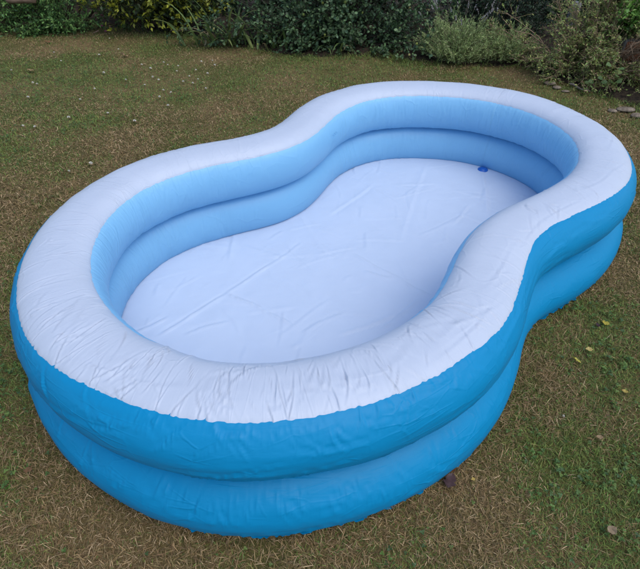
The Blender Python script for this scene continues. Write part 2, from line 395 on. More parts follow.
# floor sheet with packing folds
FZ = 0.022
folds = []      # (ax, ay, bx, by, amp, width) in pool space
def fold(p, q, amp=.004, wd=.006):
    a = to_pool(at(*p, FZ)); c = to_pool(at(*q, FZ)); folds.append((*a, *c, amp, wd))
fold((122, 338), (168, 318)); fold((160, 334), (228, 293), .005); fold((226, 292), (272, 264), .004); fold((272, 264), (302, 243), .0025)
fold((228, 293), (262, 309), .005); fold((262, 309), (300, 330), .004); fold((300, 333), (345, 312), .0025); fold((185, 334), (228, 321), .003)
fold((355, 255), (400, 279), .004); fold((400, 279), (432, 297), .004); fold((365, 272), (392, 278), .004); fold((395, 315), (340, 335), .003)
fold((483, 173), (487, 212), .004, .012); fold((470, 205), (452, 224), .003); fold((420, 235), (470, 212), .002)
fold((372, 185), (330, 215), .002, .01); fold((300, 215), (330, 262), .0015, .012); fold((240, 245), (300, 262), .0012, .01)
fold((345, 175), (400, 205), .0016, .01); fold((425, 165), (400, 240), .0016, .012); fold((280, 335), (330, 300), .002); fold((380, 330), (420, 300), .003)
fr = np.random.default_rng(9)
for i in range(130):
    a = np.array([fr.uniform(-1.1, 1.1), fr.uniform(-.65, .6)]); th = fr.random()*PI; l = .05+.2*fr.random()
    folds.append((a[0], a[1], a[0]+l*math.cos(th), a[1]+l*math.sin(th), .0006+.0014*fr.random(), .004+.006*fr.random()))
st = 0.0075
fx = np.arange(-1.36, 1.36, st); fy = np.arange(-1.0, .82, st)
FX, FY = np.meshgrid(fx, fy, indexing='ij')
Zf = FZ+.005*noise(FX*2.6, FY*2.6, 121)+.0022*noise(FX*7, FY*7, 123)+.0007*fbm(FX*26, FY*26, 125)
for (ax, ay, bx_, by_, amp, wd) in folds:
    l = math.hypot(bx_-ax, by_-ay); tx, ty = (bx_-ax)/l, (by_-ay)/l
    x0, x1 = min(ax, bx_)-.05, max(ax, bx_)+.05; y0, y1 = min(ay, by_)-.05, max(ay, by_)+.05
    sx = slice(np.searchsorted(fx, x0), np.searchsorted(fx, x1)); sy = slice(np.searchsorted(fy, y0), np.searchsorted(fy, y1))
    X, Y = FX[sx, sy], FY[sx, sy]
    a = ((X-ax)*tx+(Y-ay)*ty)/l; c = -(X-ax)*ty+(Y-ay)*tx+.004*np.sin(a*5+ax*20)
    env = sstep(-.08, .15, a)*sstep(1.08, .85, a)
    Zf[sx, sy] += 1.7*amp*env*(np.exp(-np.abs(c)/wd*1.3)-.5*np.exp(-((c-1.7*wd)/wd)**2))
_px = np.stack([FX, FY], -1).reshape(-1, 2)
cth, sth = math.cos(POOL_ROT), math.sin(POOL_ROT)
pw = np.stack([_px[:, 0]*cth-_px[:, 1]*sth+POOL_LOC[0], _px[:, 0]*sth+_px[:, 1]*cth+POOL_LOC[1]], -1)
inside = (pool_depth(pw) > .12).reshape(FX.shape)
ii = np.arange(FX.size).reshape(FX.shape)
okc = inside[:-1, :-1] & inside[1:, :-1] & inside[1:, 1:] & inside[:-1, 1:]
F = np.stack([ii[:-1, :-1], ii[1:, :-1], ii[1:, 1:], ii[:-1, 1:]], -1)[okc]
usedv = np.unique(F); remap = np.full(FX.size, -1); remap[usedv] = np.arange(len(usedv))
V = np.stack([FX, FY, Zf], -1).reshape(-1, 3)[usedv]
floor = mesh('pool_floor', V, [remap[F]], M_FLOOR, pool, uv=V[:, :2], smooth=True)
floor['label'] = 'white creased floor sheet inside the pool'

def lathe(prof, n=32, c=(0, 0, 0)):
    a = np.arange(n)/n*2*PI; P = np.array(prof)
    V = np.stack([P[:, 0][None]*np.cos(a)[:, None], P[:, 0][None]*np.sin(a)[:, None], np.repeat(P[:, 1][None], n, 0)], -1)+np.array(c)
    i = np.arange(n*len(P)).reshape(n, len(P)); j = np.roll(i, -1, 0)
    return V.reshape(-1, 3), np.stack([i[:, :-1], j[:, :-1], j[:, 1:], i[:, 1:]], -1).reshape(-1, 4)
pp = to_pool(at(483, 169, FZ+.008))
V, f = lathe([(.0285, 0), (.0285, .003), (.025, .0055), (.020, .006), (.0185, .004), (.0165, .004), (.0155, .007), (.012, .0085), (.004, .009), (.0001, .009)], 36, (*pp, FZ+.003))
mesh('drain_plug', V, [f], M_PLUG, floor, smooth=True)['label'] = 'round blue drain plug in the floor sheet'

# small printed wave mark on the inner wall (far side of the waist)
best = None
for k in range(0, NU, 5):
    ph = 2.95; ins = UP_C+RWI*abs(math.cos(ph))**.63
    p = np.array([ox[k]-ins*onx[k], oy[k]-ins*ony[k]]); pwx = p[0]*cth-p[1]*sth+POOL_LOC[0]; pwy = p[0]*sth+p[1]*cth+POOL_LOC[1]
    v = np.array([pwx, pwy, UP_Z+RH*math.sin(ph)])-CAM; zc = v@Fv
    sx, sy = 320+PPX+FPX*(v@Rv)/zc, 284.5+PPY-FPX*(v@Uv)/zc
    dd = math.hypot(sx-309, sy-159)
    if pwy > 2.2 and (best is None or dd < best[0]): best = (dd, k)
k0 = best[1]; pts = []
for s in np.linspace(0, 1, 60):
    k = int(round(np.interp(ou[k0]-.036+.072*s, ou, np.arange(NU)))) % NU; vv = 2.95+.045*math.sin(s*6*PI)
    for dw in (-.009, .009):
        ph = vv+dw; ins = UP_C+(RWI+.006)*abs(math.cos(ph))**.63
        pts.append((ox[k]-ins*onx[k], oy[k]-ins*ony[k], UP_Z+(RH+.006)*math.sin(ph)))
i = np.arange(120).reshape(60, 2)
M_MARK = bpy.data.materials.new('mark_print'); M_MARK.use_nodes = True
M_MARK.node_tree.nodes['Principled BSDF'].inputs['Base Color'].default_value = (.08, .32, .66, 1)
mesh('wave_mark', pts, [np.stack([i[:-1, 0], i[1:, 0], i[1:, 1], i[:-1, 1]], -1)], M_MARK, up_inner)

# ------------------------------------------------------------------ grass
def in_view(P, mg=60, low=0):
    v = P-CAM; zc = np.maximum(v@Fv, .02)
    sx, sy = 320+FPX*(v@Rv)/zc, 284.5-FPX*(v@Uv)/zc
    return (v@Fv > .05) & (sx > -mg) & (sx < 640+mg) & (sy > -mg) & (sy < 569+mg)

GREENS = [(p[0], p[1], s, a) for p, s, a in [
    (at(40, 75), .55, .5), (at(130, 85), .45, .35), (at(185, 92), .35, .65), (at(90, 128), .2, .3), (at(20, 150), .3, .25), (at(330, 72), .5, .45), (at(250, 80), .3, .4),
    (at(480, 85), .35, .3), (at(555, 95), .22, .55), (at(600, 322), .14, .55), (at(618, 372), .12, .5), (at(545, 305), .08, .4), (at(560, 455), .10, .45),
    (at(615, 480), .12, .45), (at(30, 555), .14, .4), (at(45, 180), .15, .3), (at(5, 380), .12, .25), (at(8, 480), .08, .4), (at(600, 560), .1, .2), (at(420, 545), .1, .2)]]
BROWNS = [(p[0], p[1], s, a) for p, s, a in [
    (at(45, 46), .35, .6), (at(150, 125), .35, .5), (at(110, 145), .25, .4), (at(200, 122), .25, .4), (at(285, 82), .16, .55), (at(215, 60), .25, .4),
    (at(30, 215), .3, .3), (at(120, 530), .3, .4), (at(60, 450), .25, .35), (at(540, 380), .15, .5), (at(500, 480), .2, .3), (at(600, 130), .3, .6), (at(635, 160), .2, .5),
    (at(450, 540), .25, .35), (at(560, 86), .1, .3), (at(630, 280), .2, .3)]]
def greenness(x, y):
    g = .49+.19*sstep(2.0, 4.5, y)*sstep(2, .3, x)+.36*fbm(x*2.2, y*2.2, 131, 3)+.30*noise(x*15, y*15, 137)
    for (cx, cy, s, a) in GREENS: g = g+a*np.exp(-((x-cx)**2+(y-cy)**2)/(2*(s*.6)**2))
    for (cx, cy, s, a) in BROWNS: g = g-a*np.exp(-((x-cx)**2+(y-cy)**2)/(2*(s*.6)**2))
    return g

PAL_G = np.array([(0.138, 0.235, 0.043), (0.191, 0.289, 0.058), (0.095, 0.187, 0.045), (0.246, 0.315, 0.071), (0.129, 0.261, 0.071)])
PAL_D = np.array([(0.341, 0.222, 0.105), (0.460, 0.321, 0.164), (0.223, 0.134, 0.070), (0.278, 0.201, 0.087), (0.209, 0.174, 0.063), (0.557, 0.408, 0.240), (0.152, 0.114, 0.054)])

def blades():
    # densest near the viewer; round the frame a sparser margin of wider blades
    xs, ys, ms = [], [], []
    for (y0, y1, a, b_, n, m) in ((.02, 2.2, 1.2, .68, 450000, 0), (2.2, 3.6, 1.2, .68, 180000, 0), (3.6, 6.6, 1.0, .68, 250000, 0), (-.5, 6.6, 2.4, .75, 200000, 1)):
        y = rng.uniform(y0, y1, n); x = rng.uniform(-1, 1, n)*(a+b_*np.maximum(y, 0)); xs.append(x); ys.append(y); ms.append(np.full(n, m, bool))
    x = np.concatenate(xs); y = np.concatenate(ys); mar = np.concatenate(ms)
    inn = in_view(np.stack([x, y, 0*x], -1), 25); inn, mar = inn & ~mar, mar & ~inn
    keep = (inn | mar) & (y < bed_edge(x)+.05+.06*noise(x*9, y*9, 3))
    x, y, mar = x[keep], y[keep], mar[keep]
    dep = pool_depth(np.stack([x, y], -1)); keep = dep < .075
    x, y, dep, mar = x[keep], y[keep], dep[keep], mar[keep]
    n = len(x)
    g = greenness(x, y)
    green = rng.random(n) < np.clip(g, .06, .93)
    bare = noise(x*5, y*5, 151) > .55+.9*np.clip(g, 0, 1)
    keep = ~(bare & (rng.random(n) < .6)); x, y, dep, green, mar = x[keep], y[keep], dep[keep], green[keep], mar[keep]; n = len(x)
    dist = np.hypot(x, np.hypot(y, CAM_H))
    edge = sstep(.25, 0, bed_edge(x)-y)
    ln = np.where(green, rng.uniform(.010, .027, n), rng.uniform(.008, .030, n))*(1+2.2*edge*green*np.clip(.4+noise(x*14, y*14, 165), 0, 1.2))*(1+.35*noise(x*4, y*4, 161))
    wd = rng.uniform(.0009, .0020, n)*np.clip(dist/1.9, 1, 1.8)*np.where(green, 1.15, 1)*np.where(mar, 1.7, 1)
    az = rng.random(n)*2*PI+.8*noise(x*3, y*3, 171)
    lean = np.where(green, rng.uniform(.25, 1.35, n), rng.uniform(.55, 1.6, n))
    flat = dep > -.01; lean = np.where(flat, np.maximum(lean, 1.25), lean); ln = np.where(flat, np.minimum(ln, .03), ln)
    lean2 = np.minimum(lean+rng.uniform(.0, .7, n), 1.75)
    z0 = ground_z(x, y)-.002+np.where(green, 0, rng.uniform(0, .010, n))
    B = np.stack([x, y, z0], -1); h = np.stack([np.cos(az), np.sin(az), 0*az], -1); up = np.array([0, 0, 1.0])
    side = np.stack([-np.sin(az), np.cos(az), 0*az], -1)
    tw = rng.normal(size=n)*.5; side = side*np.cos(tw)[:, None]+up*np.sin(tw)[:, None]
    p1 = B+(h*np.sin(lean)[:, None]+up*np.cos(lean)[:, None])*(ln*.55)[:, None]
    p2 = p1+(h*np.sin(lean2)[:, None]+up*np.cos(lean2)[:, None])*(ln*.45)[:, None]
    p1[:, 2] = np.maximum(p1[:, 2], z0+.002); p2[:, 2] = np.maximum(p2[:, 2], z0+.001)
    hw = side*(wd/2)[:, None]
    V = np.stack([B-hw*.8, B+hw*.8, p1-hw, p1+hw, p2], 1)
    k = np.arange(n)[:, None]*5
    quads = k+np.array([[0, 1, 3, 2]]); tris = k+np.array([[2, 3, 4]])
    cg = PAL_G[rng.integers(0, len(PAL_G), n)]; cdry = PAL_D[rng.integers(0, len(PAL_D), n)]
    c = np.where(green[:, None], cg, cdry)*(rng.uniform(.42, 1.3, n)[:, None])
    mixd = rng.random(n)*.45; c = c*(1-mixd[:, None])+mixd[:, None]*np.where(green[:, None], PAL_D[4], PAL_D[3])
    return V.reshape(-1, 3), quads, tris, np.repeat(c, 5, 0)
V, q, t, c = blades()
grass = mesh('grass', V, [q, t], M_GRASS, col=c)
tag(grass, 'short dry mixed brown and green grass blades of the lawn', 'grass', kind='stuff')

# low broad-leaved weeds and clover leaves in the green patches
def leaf_mesh(P, D, Nn, Ln, Wd, cup=.15, droop=.2, shape=(.55, .95, .35, .85)):
    """many small leaves: P base, D direction, Nn upper normal, length, width -> verts, faces (8 tris each)"""
    D = D/np.linalg.norm(D, axis=1)[:, None]
    S = np.cross(D, Nn); S /= np.linalg.norm(S, axis=1)[:, None]+1e-9; U = np.cross(S, D)
    s1, w1, s2, w2 = shape[2], shape[1], .74, shape[3]
    L_, W_ = Ln[:, None], Wd[:, None]
    def pt(s, wv, z): return P+D*L_*s+S*W_*.5*wv+U*(L_*(z-droop*s*s))
    V = np.stack([pt(0, 0, 0), pt(s1, -w1, cup*.6), pt(s2, -w2, cup*.5), pt(1, 0, 0), pt(s2, w2, cup*.5), pt(s1, w1, cup*.6), pt(s1, 0, 0), pt(s2, 0, 0)], 1)
    k = np.arange(len(P))[:, None]*8
    tr = np.concatenate([k+np.array([[0, 6, 1]]), k+np.array([[0, 5, 6]]), k+np.array([[2, 7, 3]]), k+np.array([[3, 7, 4]])])
    qd = np.concatenate([k+np.array([[1, 6, 7, 2]]), k+np.array([[6, 5, 4, 7]])])
    return V.reshape(-1, 3), qd, tr
def leaf_mesh4(P, D, Nn, Ln, Wd, cup=.15, droop=.2, shape=(.5, .95, .35, .8)):
    """cheaper leaf of 4 triangles for small foliage: base, two sides, midrib point, tip"""
    D = D/np.linalg.norm(D, axis=1)[:, None]
    S = np.cross(D, Nn); S /= np.linalg.norm(S, axis=1)[:, None]+1e-9; U = np.cross(S, D)
    L_, W_ = Ln[:, None], Wd[:, None]
    def pt(s, wv, z): return P+D*L_*s+S*W_*.5*wv+U*(L_*(z-droop*s*s))
    V = np.stack([pt(0, 0, 0), pt(.45, -1, cup*.6), pt(1, 0, 0), pt(.45, 1, cup*.6), pt(.5, 0, 0)], 1)
    k = np.arange(len(P))[:, None]*5
    return V.reshape(-1, 3), np.zeros((0, 4), int), np.concatenate([k+np.array([[0, 4, 1]]), k+np.array([[0, 3, 4]]), k+np.array([[1, 4, 2]]), k+np.array([[2, 4, 3]])])
def weeds(n):
    y = rng.uniform(.1, 6.2, n); x = rng.uniform(-1, 1, n)*(1.2+.7*y)
    P = np.stack([x, y, ground_z(x, y)], -1)
    g = greenness(x, y)
    keep = in_view(P, 20) & (y < bed_edge(x)) & (rng.random(n) < np.clip((g-.35)*1.1, 0.02, 1)) & (noise(x*31, y*31, 181)+.35*noise(x*7, y*7, 183) > .12)
    P = P[keep]; P = P[pool_depth(P) < -.01]
    P = np.repeat(P, 3, 0); m = len(P)
    a = rng.random(m//3).repeat(3)*2*PI+np.tile([0, 2.1, 4.2], m//3)
    P[:, 2] += rng.uniform(.006, .022, m//3).repeat(3)
    D = np.stack([np.cos(a), np.sin(a), rng.uniform(-.1, .5, m)], -1); Nn = np.stack([0*a, 0*a, 1+0*a], -1)+rng.normal(size=(m, 3))*.3
    sz = rng.uniform(.003, .0070, m//3).repeat(3)
    V, q, t = leaf_mesh4(P, D, Nn, sz*1.25, sz*1.2, .15, .2)
    c = np.array([(.070, .145, .030), (.090, .175, .034), (.130, .205, .045), (.060, .120, .038)])[rng.integers(0, 4, m//3)].repeat(3, 0)*rng.uniform(.7, 1.2, m//3).repeat(3)[:, None]
    return V, q, t, np.repeat(c, 5, 0)
V, q, t, c = weeds(200000)

tag(mesh('clover', V, [q, t], M_LEAF, col=c), 'small green clover and weed leaves scattered low through the lawn', 'clover', kind='stuff')

# ------------------------------------------------------------------ shrubs
def tubes(paths, r0, r1, sides=4):
    """paths (n,k,3) tapered tubes"""
    n, k, _ = paths.shape
    t = np.gradient(paths, axis=1); t /= np.linalg.norm(t, axis=2)[..., None]+1e-9
    ref = np.where(np.abs(t[..., 2:]) > .9, np.array([1.0, 0, 0]), np.array([0, 0, 1.0]))
    a = np.cross(t, ref); a /= np.linalg.norm(a, axis=2)[..., None]+1e-9; b = np.cross(t, a)
    ang = np.arange(sides)/sides*2*PI
    rad = (np.asarray(r0).reshape(-1, 1)*(1-np.linspace(0, 1, k))+np.asarray(r1).reshape(-1, 1)*np.linspace(0, 1, k))
    rad = np.broadcast_to(rad, (n, k))
    V = paths[:, :, None]+(a[:, :, None]*np.cos(ang)[None, None, :, None]+b[:, :, None]*np.sin(ang)[None, None, :, None])*rad[:, :, None, None]
    i = np.arange(n*k*sides).reshape(n, k, sides); j = np.roll(i, -1, 2)
    return V.reshape(-1, 3), np.stack([i[:, :-1], j[:, :-1], j[:, 1:], i[:, 1:]], -1).reshape(-1, 4)

def shrub(name, label, base, half, height, n_stem, n_twig, n_leaf, leaf, pal, twig_len, stem_col, seed, low=0.0, shape=(.5, .95, .35, .8), cat='shrub',
          up=.4, spread=.25, lum=(.4, 1.5), tipcol=None, droop=.2, group='shrubs along the planted bed', clear=None):
    """stems fan out of the base, twigs leave the stems, leaves sit along the twigs"""
    R = np.random.default_rng(seed)
    root = thing(name, label, cat, (base[0], base[1], float(ground_z(np.array(base[0]), np.array(base[1])))), 0, group)
    hx, hy = half
    # stem ends fill an uneven dome
    a = np.where(R.random(n_stem) < .72, -PI/2+R.normal(size=n_stem)*.85, R.random(n_stem)*2*PI); rr = R.random(n_stem)**.35; zz = low+(1-low)*R.random(n_stem)**1.25
    lump = 1+.22*np.sin(a*3+seed)+.15*np.sin(a*7+seed*2)
    k = np.sqrt(np.clip(1.06-zz**2.2, .05, 1))
    E = np.stack([np.cos(a)*hx*rr*k*lump, np.sin(a)*hy*rr*k*lump, zz*height], -1)
    B = np.stack([E[:, 0]*.35+R.normal(size=n_stem)*.04, E[:, 1]*.35+R.normal(size=n_stem)*.03, 0*a+.0], -1)
    s = np.linspace(0, 1, 7)[None, :, None]
    bow = np.stack([E[:, 0]-B[:, 0], E[:, 1]-B[:, 1], 0*a], -1)[:, None]*(s*(1-s))*(-.5)
    path = B[:, None]*(1-s)+E[:, None]*s+bow+R.normal(size=(n_stem, 7, 3))*.012*s
    V, f = tubes(path, np.full(n_stem, .006), np.full(n_stem, .0018), 4)
    # twigs
    m = n_stem*n_twig; si = np.repeat(np.arange(n_stem), n_twig); t = .28+.72*R.random(m)**.8; q = t*6; i0 = np.minimum(q.astype(int), 5); fr_ = (q-i0)[:, None]
    tb = path[si, i0]*(1-fr_)+path[si, i0+1]*fr_
    out = tb-np.array([0, 0, height*.35]); out /= np.linalg.norm(out, axis=1)[:, None]+1e-9
    d = out*.7+np.array([0, 0, up])+R.normal(size=(m, 3))*spread*2
    d /= np.linalg.norm(d, axis=1)[:, None]; tl = twig_len*R.uniform(.5, 1.25, m)
    s4 = np.linspace(0, 1, 2)[None, :, None]
    tp = tb[:, None]+d[:, None]*tl[:, None, None]*s4+np.array([0, 0, -1.0])*(droop*tl[:, None, None]*s4**2*.5)
    tp[..., 2] = np.maximum(tp[..., 2], .01)
    V2, f2 = tubes(tp, np.full(m, .0016), np.full(m, .0007), 3)
    st_ = mesh('stems', np.concatenate([V, V2]), [f, f2+len(V)], M_STEM, root, col=np.array(stem_col)*np.ones((len(V)+len(V2), 1)))
    # leaves
    nl = m*n_leaf; ti = np.repeat(np.arange(m), n_leaf); u = .15+.85*R.random(nl); q = u; i0 = np.zeros(nl, int); fr_ = (q-i0)[:, None]
    lb = tp[ti, i0]*(1-fr_)+tp[ti, i0+1]*fr_
    rd = R.normal(size=(nl, 3)); ld = d[ti]*.55+rd*.5+np.array([0, 0, .15]); ld /= np.linalg.norm(ld, axis=1)[:, None]
    nn = np.array([0, 0, 1.0])+out[ti]*.5+R.normal(size=(nl, 3))*.45
    if clear:      # gap in the foliage
        wl = lb+np.array(root.location); A_, B_, r_ = np.array(clear[0]), np.array(clear[1]), clear[2]
        tt = np.clip(((wl-A_)@(B_-A_))/((B_-A_)@(B_-A_)), 0, 1)[:, None]; gap = (np.linalg.norm(wl-A_-tt*(B_-A_), axis=1) < r_*(.8+.4*R.random(nl)))
        ti, u, lb, ld, nn = ti[~gap], u[~gap], lb[~gap], ld[~gap], nn[~gap]; nl = len(ti)
    ll = R.uniform(leaf[0], leaf[1], nl)
    small = leaf[2] < .6; V3, q3, t3 = (leaf_mesh4 if small else leaf_mesh)(lb, ld, nn, ll, ll*leaf[2], .12, .18, shape)
    pal = np.array(pal); c = pal[R.integers(0, len(pal), nl)]*R.uniform(*lum, nl)[:, None]
    if tipcol is not None:
        tc_ = np.array(tipcol); mm = (u > .62)[:, None]*R.uniform(.3, 1, nl)[:, None]*(R.random(m) < .75)[ti][:, None]; c = c*(1-mm)+tc_*mm
    V3[:, 2] = np.maximum(V3[:, 2], .005)
    fo = mesh('foliage', V3, [q3, t3], M_LEAF, root, col=np.repeat(c, 5 if small else 8, 0)); fo['kind'] = 'stuff'
    return root, tp, R

DK = [(.055, .105, .042), (.085, .150, .060), (.120, .195, .085), (.070, .130, .068)]
# far left: feathery mid green shrub, some twigs bright
pL = at(40, 36)
shrub_l, tpL, RL = shrub('leafy_shrub', 'mid green feathery-leaved shrub with pink flowers, at the left end of the border', (pL[0]-.1, pL[1]+.38), (1.45, .55), .95, 150, 11, 12,
      (.020, .042, .42), [(.085, .20, .050), (.135, .27, .070), (.060, .14, .045), (.19, .33, .09)], .17, (.06, .045, .03), 21, .02, up=.35)
# yellow-green shrub overhanging a dark hollow
pY = at(165, 40)
shrub_y, tpY, RY = shrub('yellow_shrub', 'shrub with upright yellow-green leaf tips overhanging a dark hollow', (pY[0], pY[1]+.42), (.92, .58), .95, 95, 10, 10,
      (.034, .060, .48), [(.040, .070, .018), (.060, .090, .020), (.030, .050, .018)], .15, (.05, .04, .03), 22, .36, up=.5, tipcol=(.42, .44, .045))
# dark round-leaved shrub in the middle
pR = at(345, 56)
shrub_r, tpR, RR = shrub('round_leaved_shrub', 'large dark green shrub with small rounded leaves and yellowish buds behind the pool', (pR[0]-.06, pR[1]+.46), (1.25, .58), .92, 140, 12, 11,
      (.020, .037, .70), DK, .19, (.05, .04, .03), 23, .02, (.5, .95, .3, .9), up=.25, spread=.38)
# dark evergreen behind lavender
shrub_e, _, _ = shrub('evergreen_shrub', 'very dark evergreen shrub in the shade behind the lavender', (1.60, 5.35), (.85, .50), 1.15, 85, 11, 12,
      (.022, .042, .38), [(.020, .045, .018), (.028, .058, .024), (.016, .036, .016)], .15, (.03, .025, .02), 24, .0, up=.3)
# right: sprawling olive shrub
shrub_o, tpO, RO = shrub('sprawling_shrub', 'sprawling olive and brown small-leaved shrub at the right edge', (2.26, 4.28), (.90, .66), .68, 240, 14, 14,
      (.012, .028, .42), [(.23, .29, .075), (.31, .33, .10), (.16, .22, .065), (.31, .23, .125), (.21, .31, .085)], .13, (.30, .21, .14), 25, .02, up=.25, spread=.4, clear=((2.37, 3.98, .245), (2.04, 3.40, .405), .10))
shrub_g, _, _ = shrub('bright_green_shrub', 'fresh green leafy shrub above the sprawling one at top right', (2.50, 4.40), (.60, .45), .80, 80, 12, 12,
      (.025, .048, .5), [(.14, .30, .050), (.19, .37, .065), (.11, .24, .050)], .15, (.07, .06, .03), 26, .52, up=.4, clear=((2.37, 3.98, .245), (2.04, 3.40, .405), .10))
# hedge closing the bed at the back
for k, (hx_, hy_, lb) in enumerate([(-3.5, 7.1, 'leftmost stretch of the dark hedge at the back, behind the feathery shrub'),
                                    (-1.75, 6.35, 'stretch of the dark hedge at the back, behind the yellow-green shrub'),
                                    (.1, 6.0, 'stretch of the dark hedge at the back, behind the round-leaved shrub'),
                                    (2.9, 6.2, 'right stretch of the dark hedge at the back, behind the evergreen')]):
    shrub('hedge_shrub', lb, (hx_, hy_), (1.4, .5), 1.3, 60, 8, 10, (.05, .085, .55), [(.016, .034, .012), (.022, .046, .016), (.013, .028, .011)], .2, (.04, .03, .02), 31+k, .0,
          cat='hedge', group='hedge at the back of the bed')

# lavender
def lavender():
    p = at(472, 70); R = np.random.default_rng(40)
    root = thing('lavender_bush', 'grey-green lavender bush with faded flower spikes at the lawn edge', 'lavender', (p[0], p[1]+.24, float(ground_z(np.array(p[0]), np.array(p[1])))))
    n = 760
    a = R.random(n)*2*PI; tilt = np.arccos(1-.92*R.random(n)**.85); cl_ = .82+.36*R.random(26)[(a*26/2/PI).astype(int)]
    hump = R.random(n) < .66; ln = R.uniform(.22, .36, n)*np.where(hump, 1.08, .92)*cl_*(1-.12*tilt)
    bx0 = np.stack([R.normal(size=n)*.045, R.normal(size=n)*.03, 0*a], -1)
    # two humps with a notch between
    bx0[:, 0] += np.where(hump, -.10, .30)
    d = np.stack([np.cos(a)*np.sin(tilt)*1.1, np.sin(a)*np.sin(tilt)*.75, np.cos(tilt)], -1)
    s = np.linspace(0, 1, 6)[None, :, None]
    path = bx0[:, None]+d[:, None]*ln[:, None, None]*s+np.array([0, 0, 1.0])*(.06*tilt[:, None, None]*s**2)+R.normal(size=(n, 6, 3))*.006*s
    path[..., 2] = np.maximum(path[..., 2], .008)
    V, f = tubes(path, np.full(n, .0028), np.full(n, .0010), 3)
    mesh('stems', V, [f], M_STEM, root, col=np.array((.11, .085, .06))*np.ones((len(V), 1)))
    nl = n*40; ti = np.repeat(np.arange(n), 40); u = .30+.70*R.random(nl)**.7; q = u*5; i0 = np.minimum(q.astype(int), 4); fr_ = (q-i0)[:, None]
    P = path[ti, i0]*(1-fr_)+path[ti, i0+1]*fr_
    D = d[ti]*.8+R.normal(size=(nl, 3))*.45; Nn = R.normal(size=(nl, 3))
    ll = R.uniform(.018, .036, nl)
    V, q4, t4 = leaf_mesh4(P, D, Nn, ll, ll*.16, .05, .1)
    V[:, 2] = np.maximum(V[:, 2], .005)
    pal = np.array([(.33, .44, .16), (.42, .53, .20), (.26, .36, .14), (.45, .49, .24)])
    c = pal[R.integers(0, 4, nl)]*R.uniform(.7, 1.2, nl)[:, None]
    mesh('foliage', V, [q4, t4], M_LEAF, root, col=np.repeat(c, 5, 0))['kind'] = 'stuff'
    # flower spikes: a bare stalk and whorls of small buds
    sel = [k for k in range(n) if path[k, -1, 2] > .27 and R.random() < .34]
    for k in sel[:44]:
        tip = path[k, -1]; dd = d[k]+R.normal(size=3)*.12+np.array([0, 0, .5]); dd /= np.linalg.norm(dd); l = R.uniform(.08, .17)
        st4 = tip+dd[None]*np.linspace(0, l, 4)[:, None]
        V, f = tubes(st4[None], [.0011], [.0009], 4)
        m = 26; uu_ = R.random(m); P = tip+dd*l+dd*(uu_[:, None]*.042-.004)
        D = dd*.5+R.normal(size=(m, 3)); ll = R.uniform(.006, .010, m)
        V2, q2, t2 = leaf_mesh(P, D, R.normal(size=(m, 3)), ll, ll*.7, .2, .0)
        col = np.concatenate([np.array((.10, .12, .06))*np.ones((len(V), 1)), np.repeat(np.array([(.30, .28, .31), (.30, .29, .28), (.24, .21, .18)])[R.integers(0, 3, m)], 8, 0)])
        mesh('flower_spike', np.concatenate([V, V2]), [f, q2+len(V), t2+len(V)], M_STEM, root, col=col)
lavender()

# strap-leaved plants: every long leaf a part
def strap_plant(label, p, n, lmin, lmax, seed, droopy=1.0, sx=.10):
    R = np.random.default_rng(seed)
    root = thing('strap_leaved_plant', label, 'plant', (p[0], p[1], float(ground_z(np.array(p[0]), np.array(p[1])))), 0, 'strap-leaved plants under the shrubs')
    for k in range(n):
        az = R.choice([PI, 0, -PI/2])+R.normal()*.55; l = R.uniform(lmin, lmax); wd = R.uniform(.018, .032); lean = R.uniform(.05, .75); bend = R.uniform(.7, 2.1)*droopy
        b0 = np.array([R.normal()*sx, R.normal()*.03, 0.0]); m = 11; pts = [b0]; e = lean
        for s in range(1, m):
            e = lean+bend*(s/m)**1.6; pts.append(pts[-1]+l/m*np.array([math.cos(az)*math.sin(e), math.sin(az)*math.sin(e), math.cos(e)]))
        pts = np.array(pts); pts[:, 2] = np.maximum(pts[:, 2], .008)
        S = np.array([-math.sin(az), math.cos(az), 0]); t = np.linspace(0, 1, m)
        ww = wd*np.interp(t, [0, .15, .6, 1], [.7, 1, .85, .04])/2
        V = np.concatenate([pts-S*ww[:, None]+[0, 0, .002], pts-[0, 0, .0015], pts+S*ww[:, None]+[0, 0, .002]])
        i = np.arange(m-1)
        f = np.concatenate([np.stack([i, i+m, i+m+1, i+1], -1), np.stack([i+m, i+2*m, i+2*m+1, i+m+1], -1)])
        col = np.array([(.12, .19, .055), (.16, .23, .075), (.22, .27, .085), (.33, .29, .16), (.09, .15, .05)][R.choice(5, p=[.3, .3, .15, .1, .15])])*R.uniform(.8, 1.2)
        mesh('leaf', V, [f], M_LEAF, root, col=col*np.ones((len(V), 1)), smooth=True)
q = at(225, 48); strap_plant('arching strap-leaved plant at the foot of the yellow-green shrub', q+np.array([-.02, .02, 0]), 44, .28, .60, 51, 1.0, .15)
q = at(272, 52); strap_plant('smaller tuft of upright strap leaves just right of the arching one', q+np.array([0, .05, 0]), 16, .2, .42, 52, .8, .08)
q = at(335, 56); strap_plant('few drooping strap leaves poking out under the round-leaved shrub', q+np.array([0, .10, 0]), 10, .22, .40, 53, 1.1, .12)

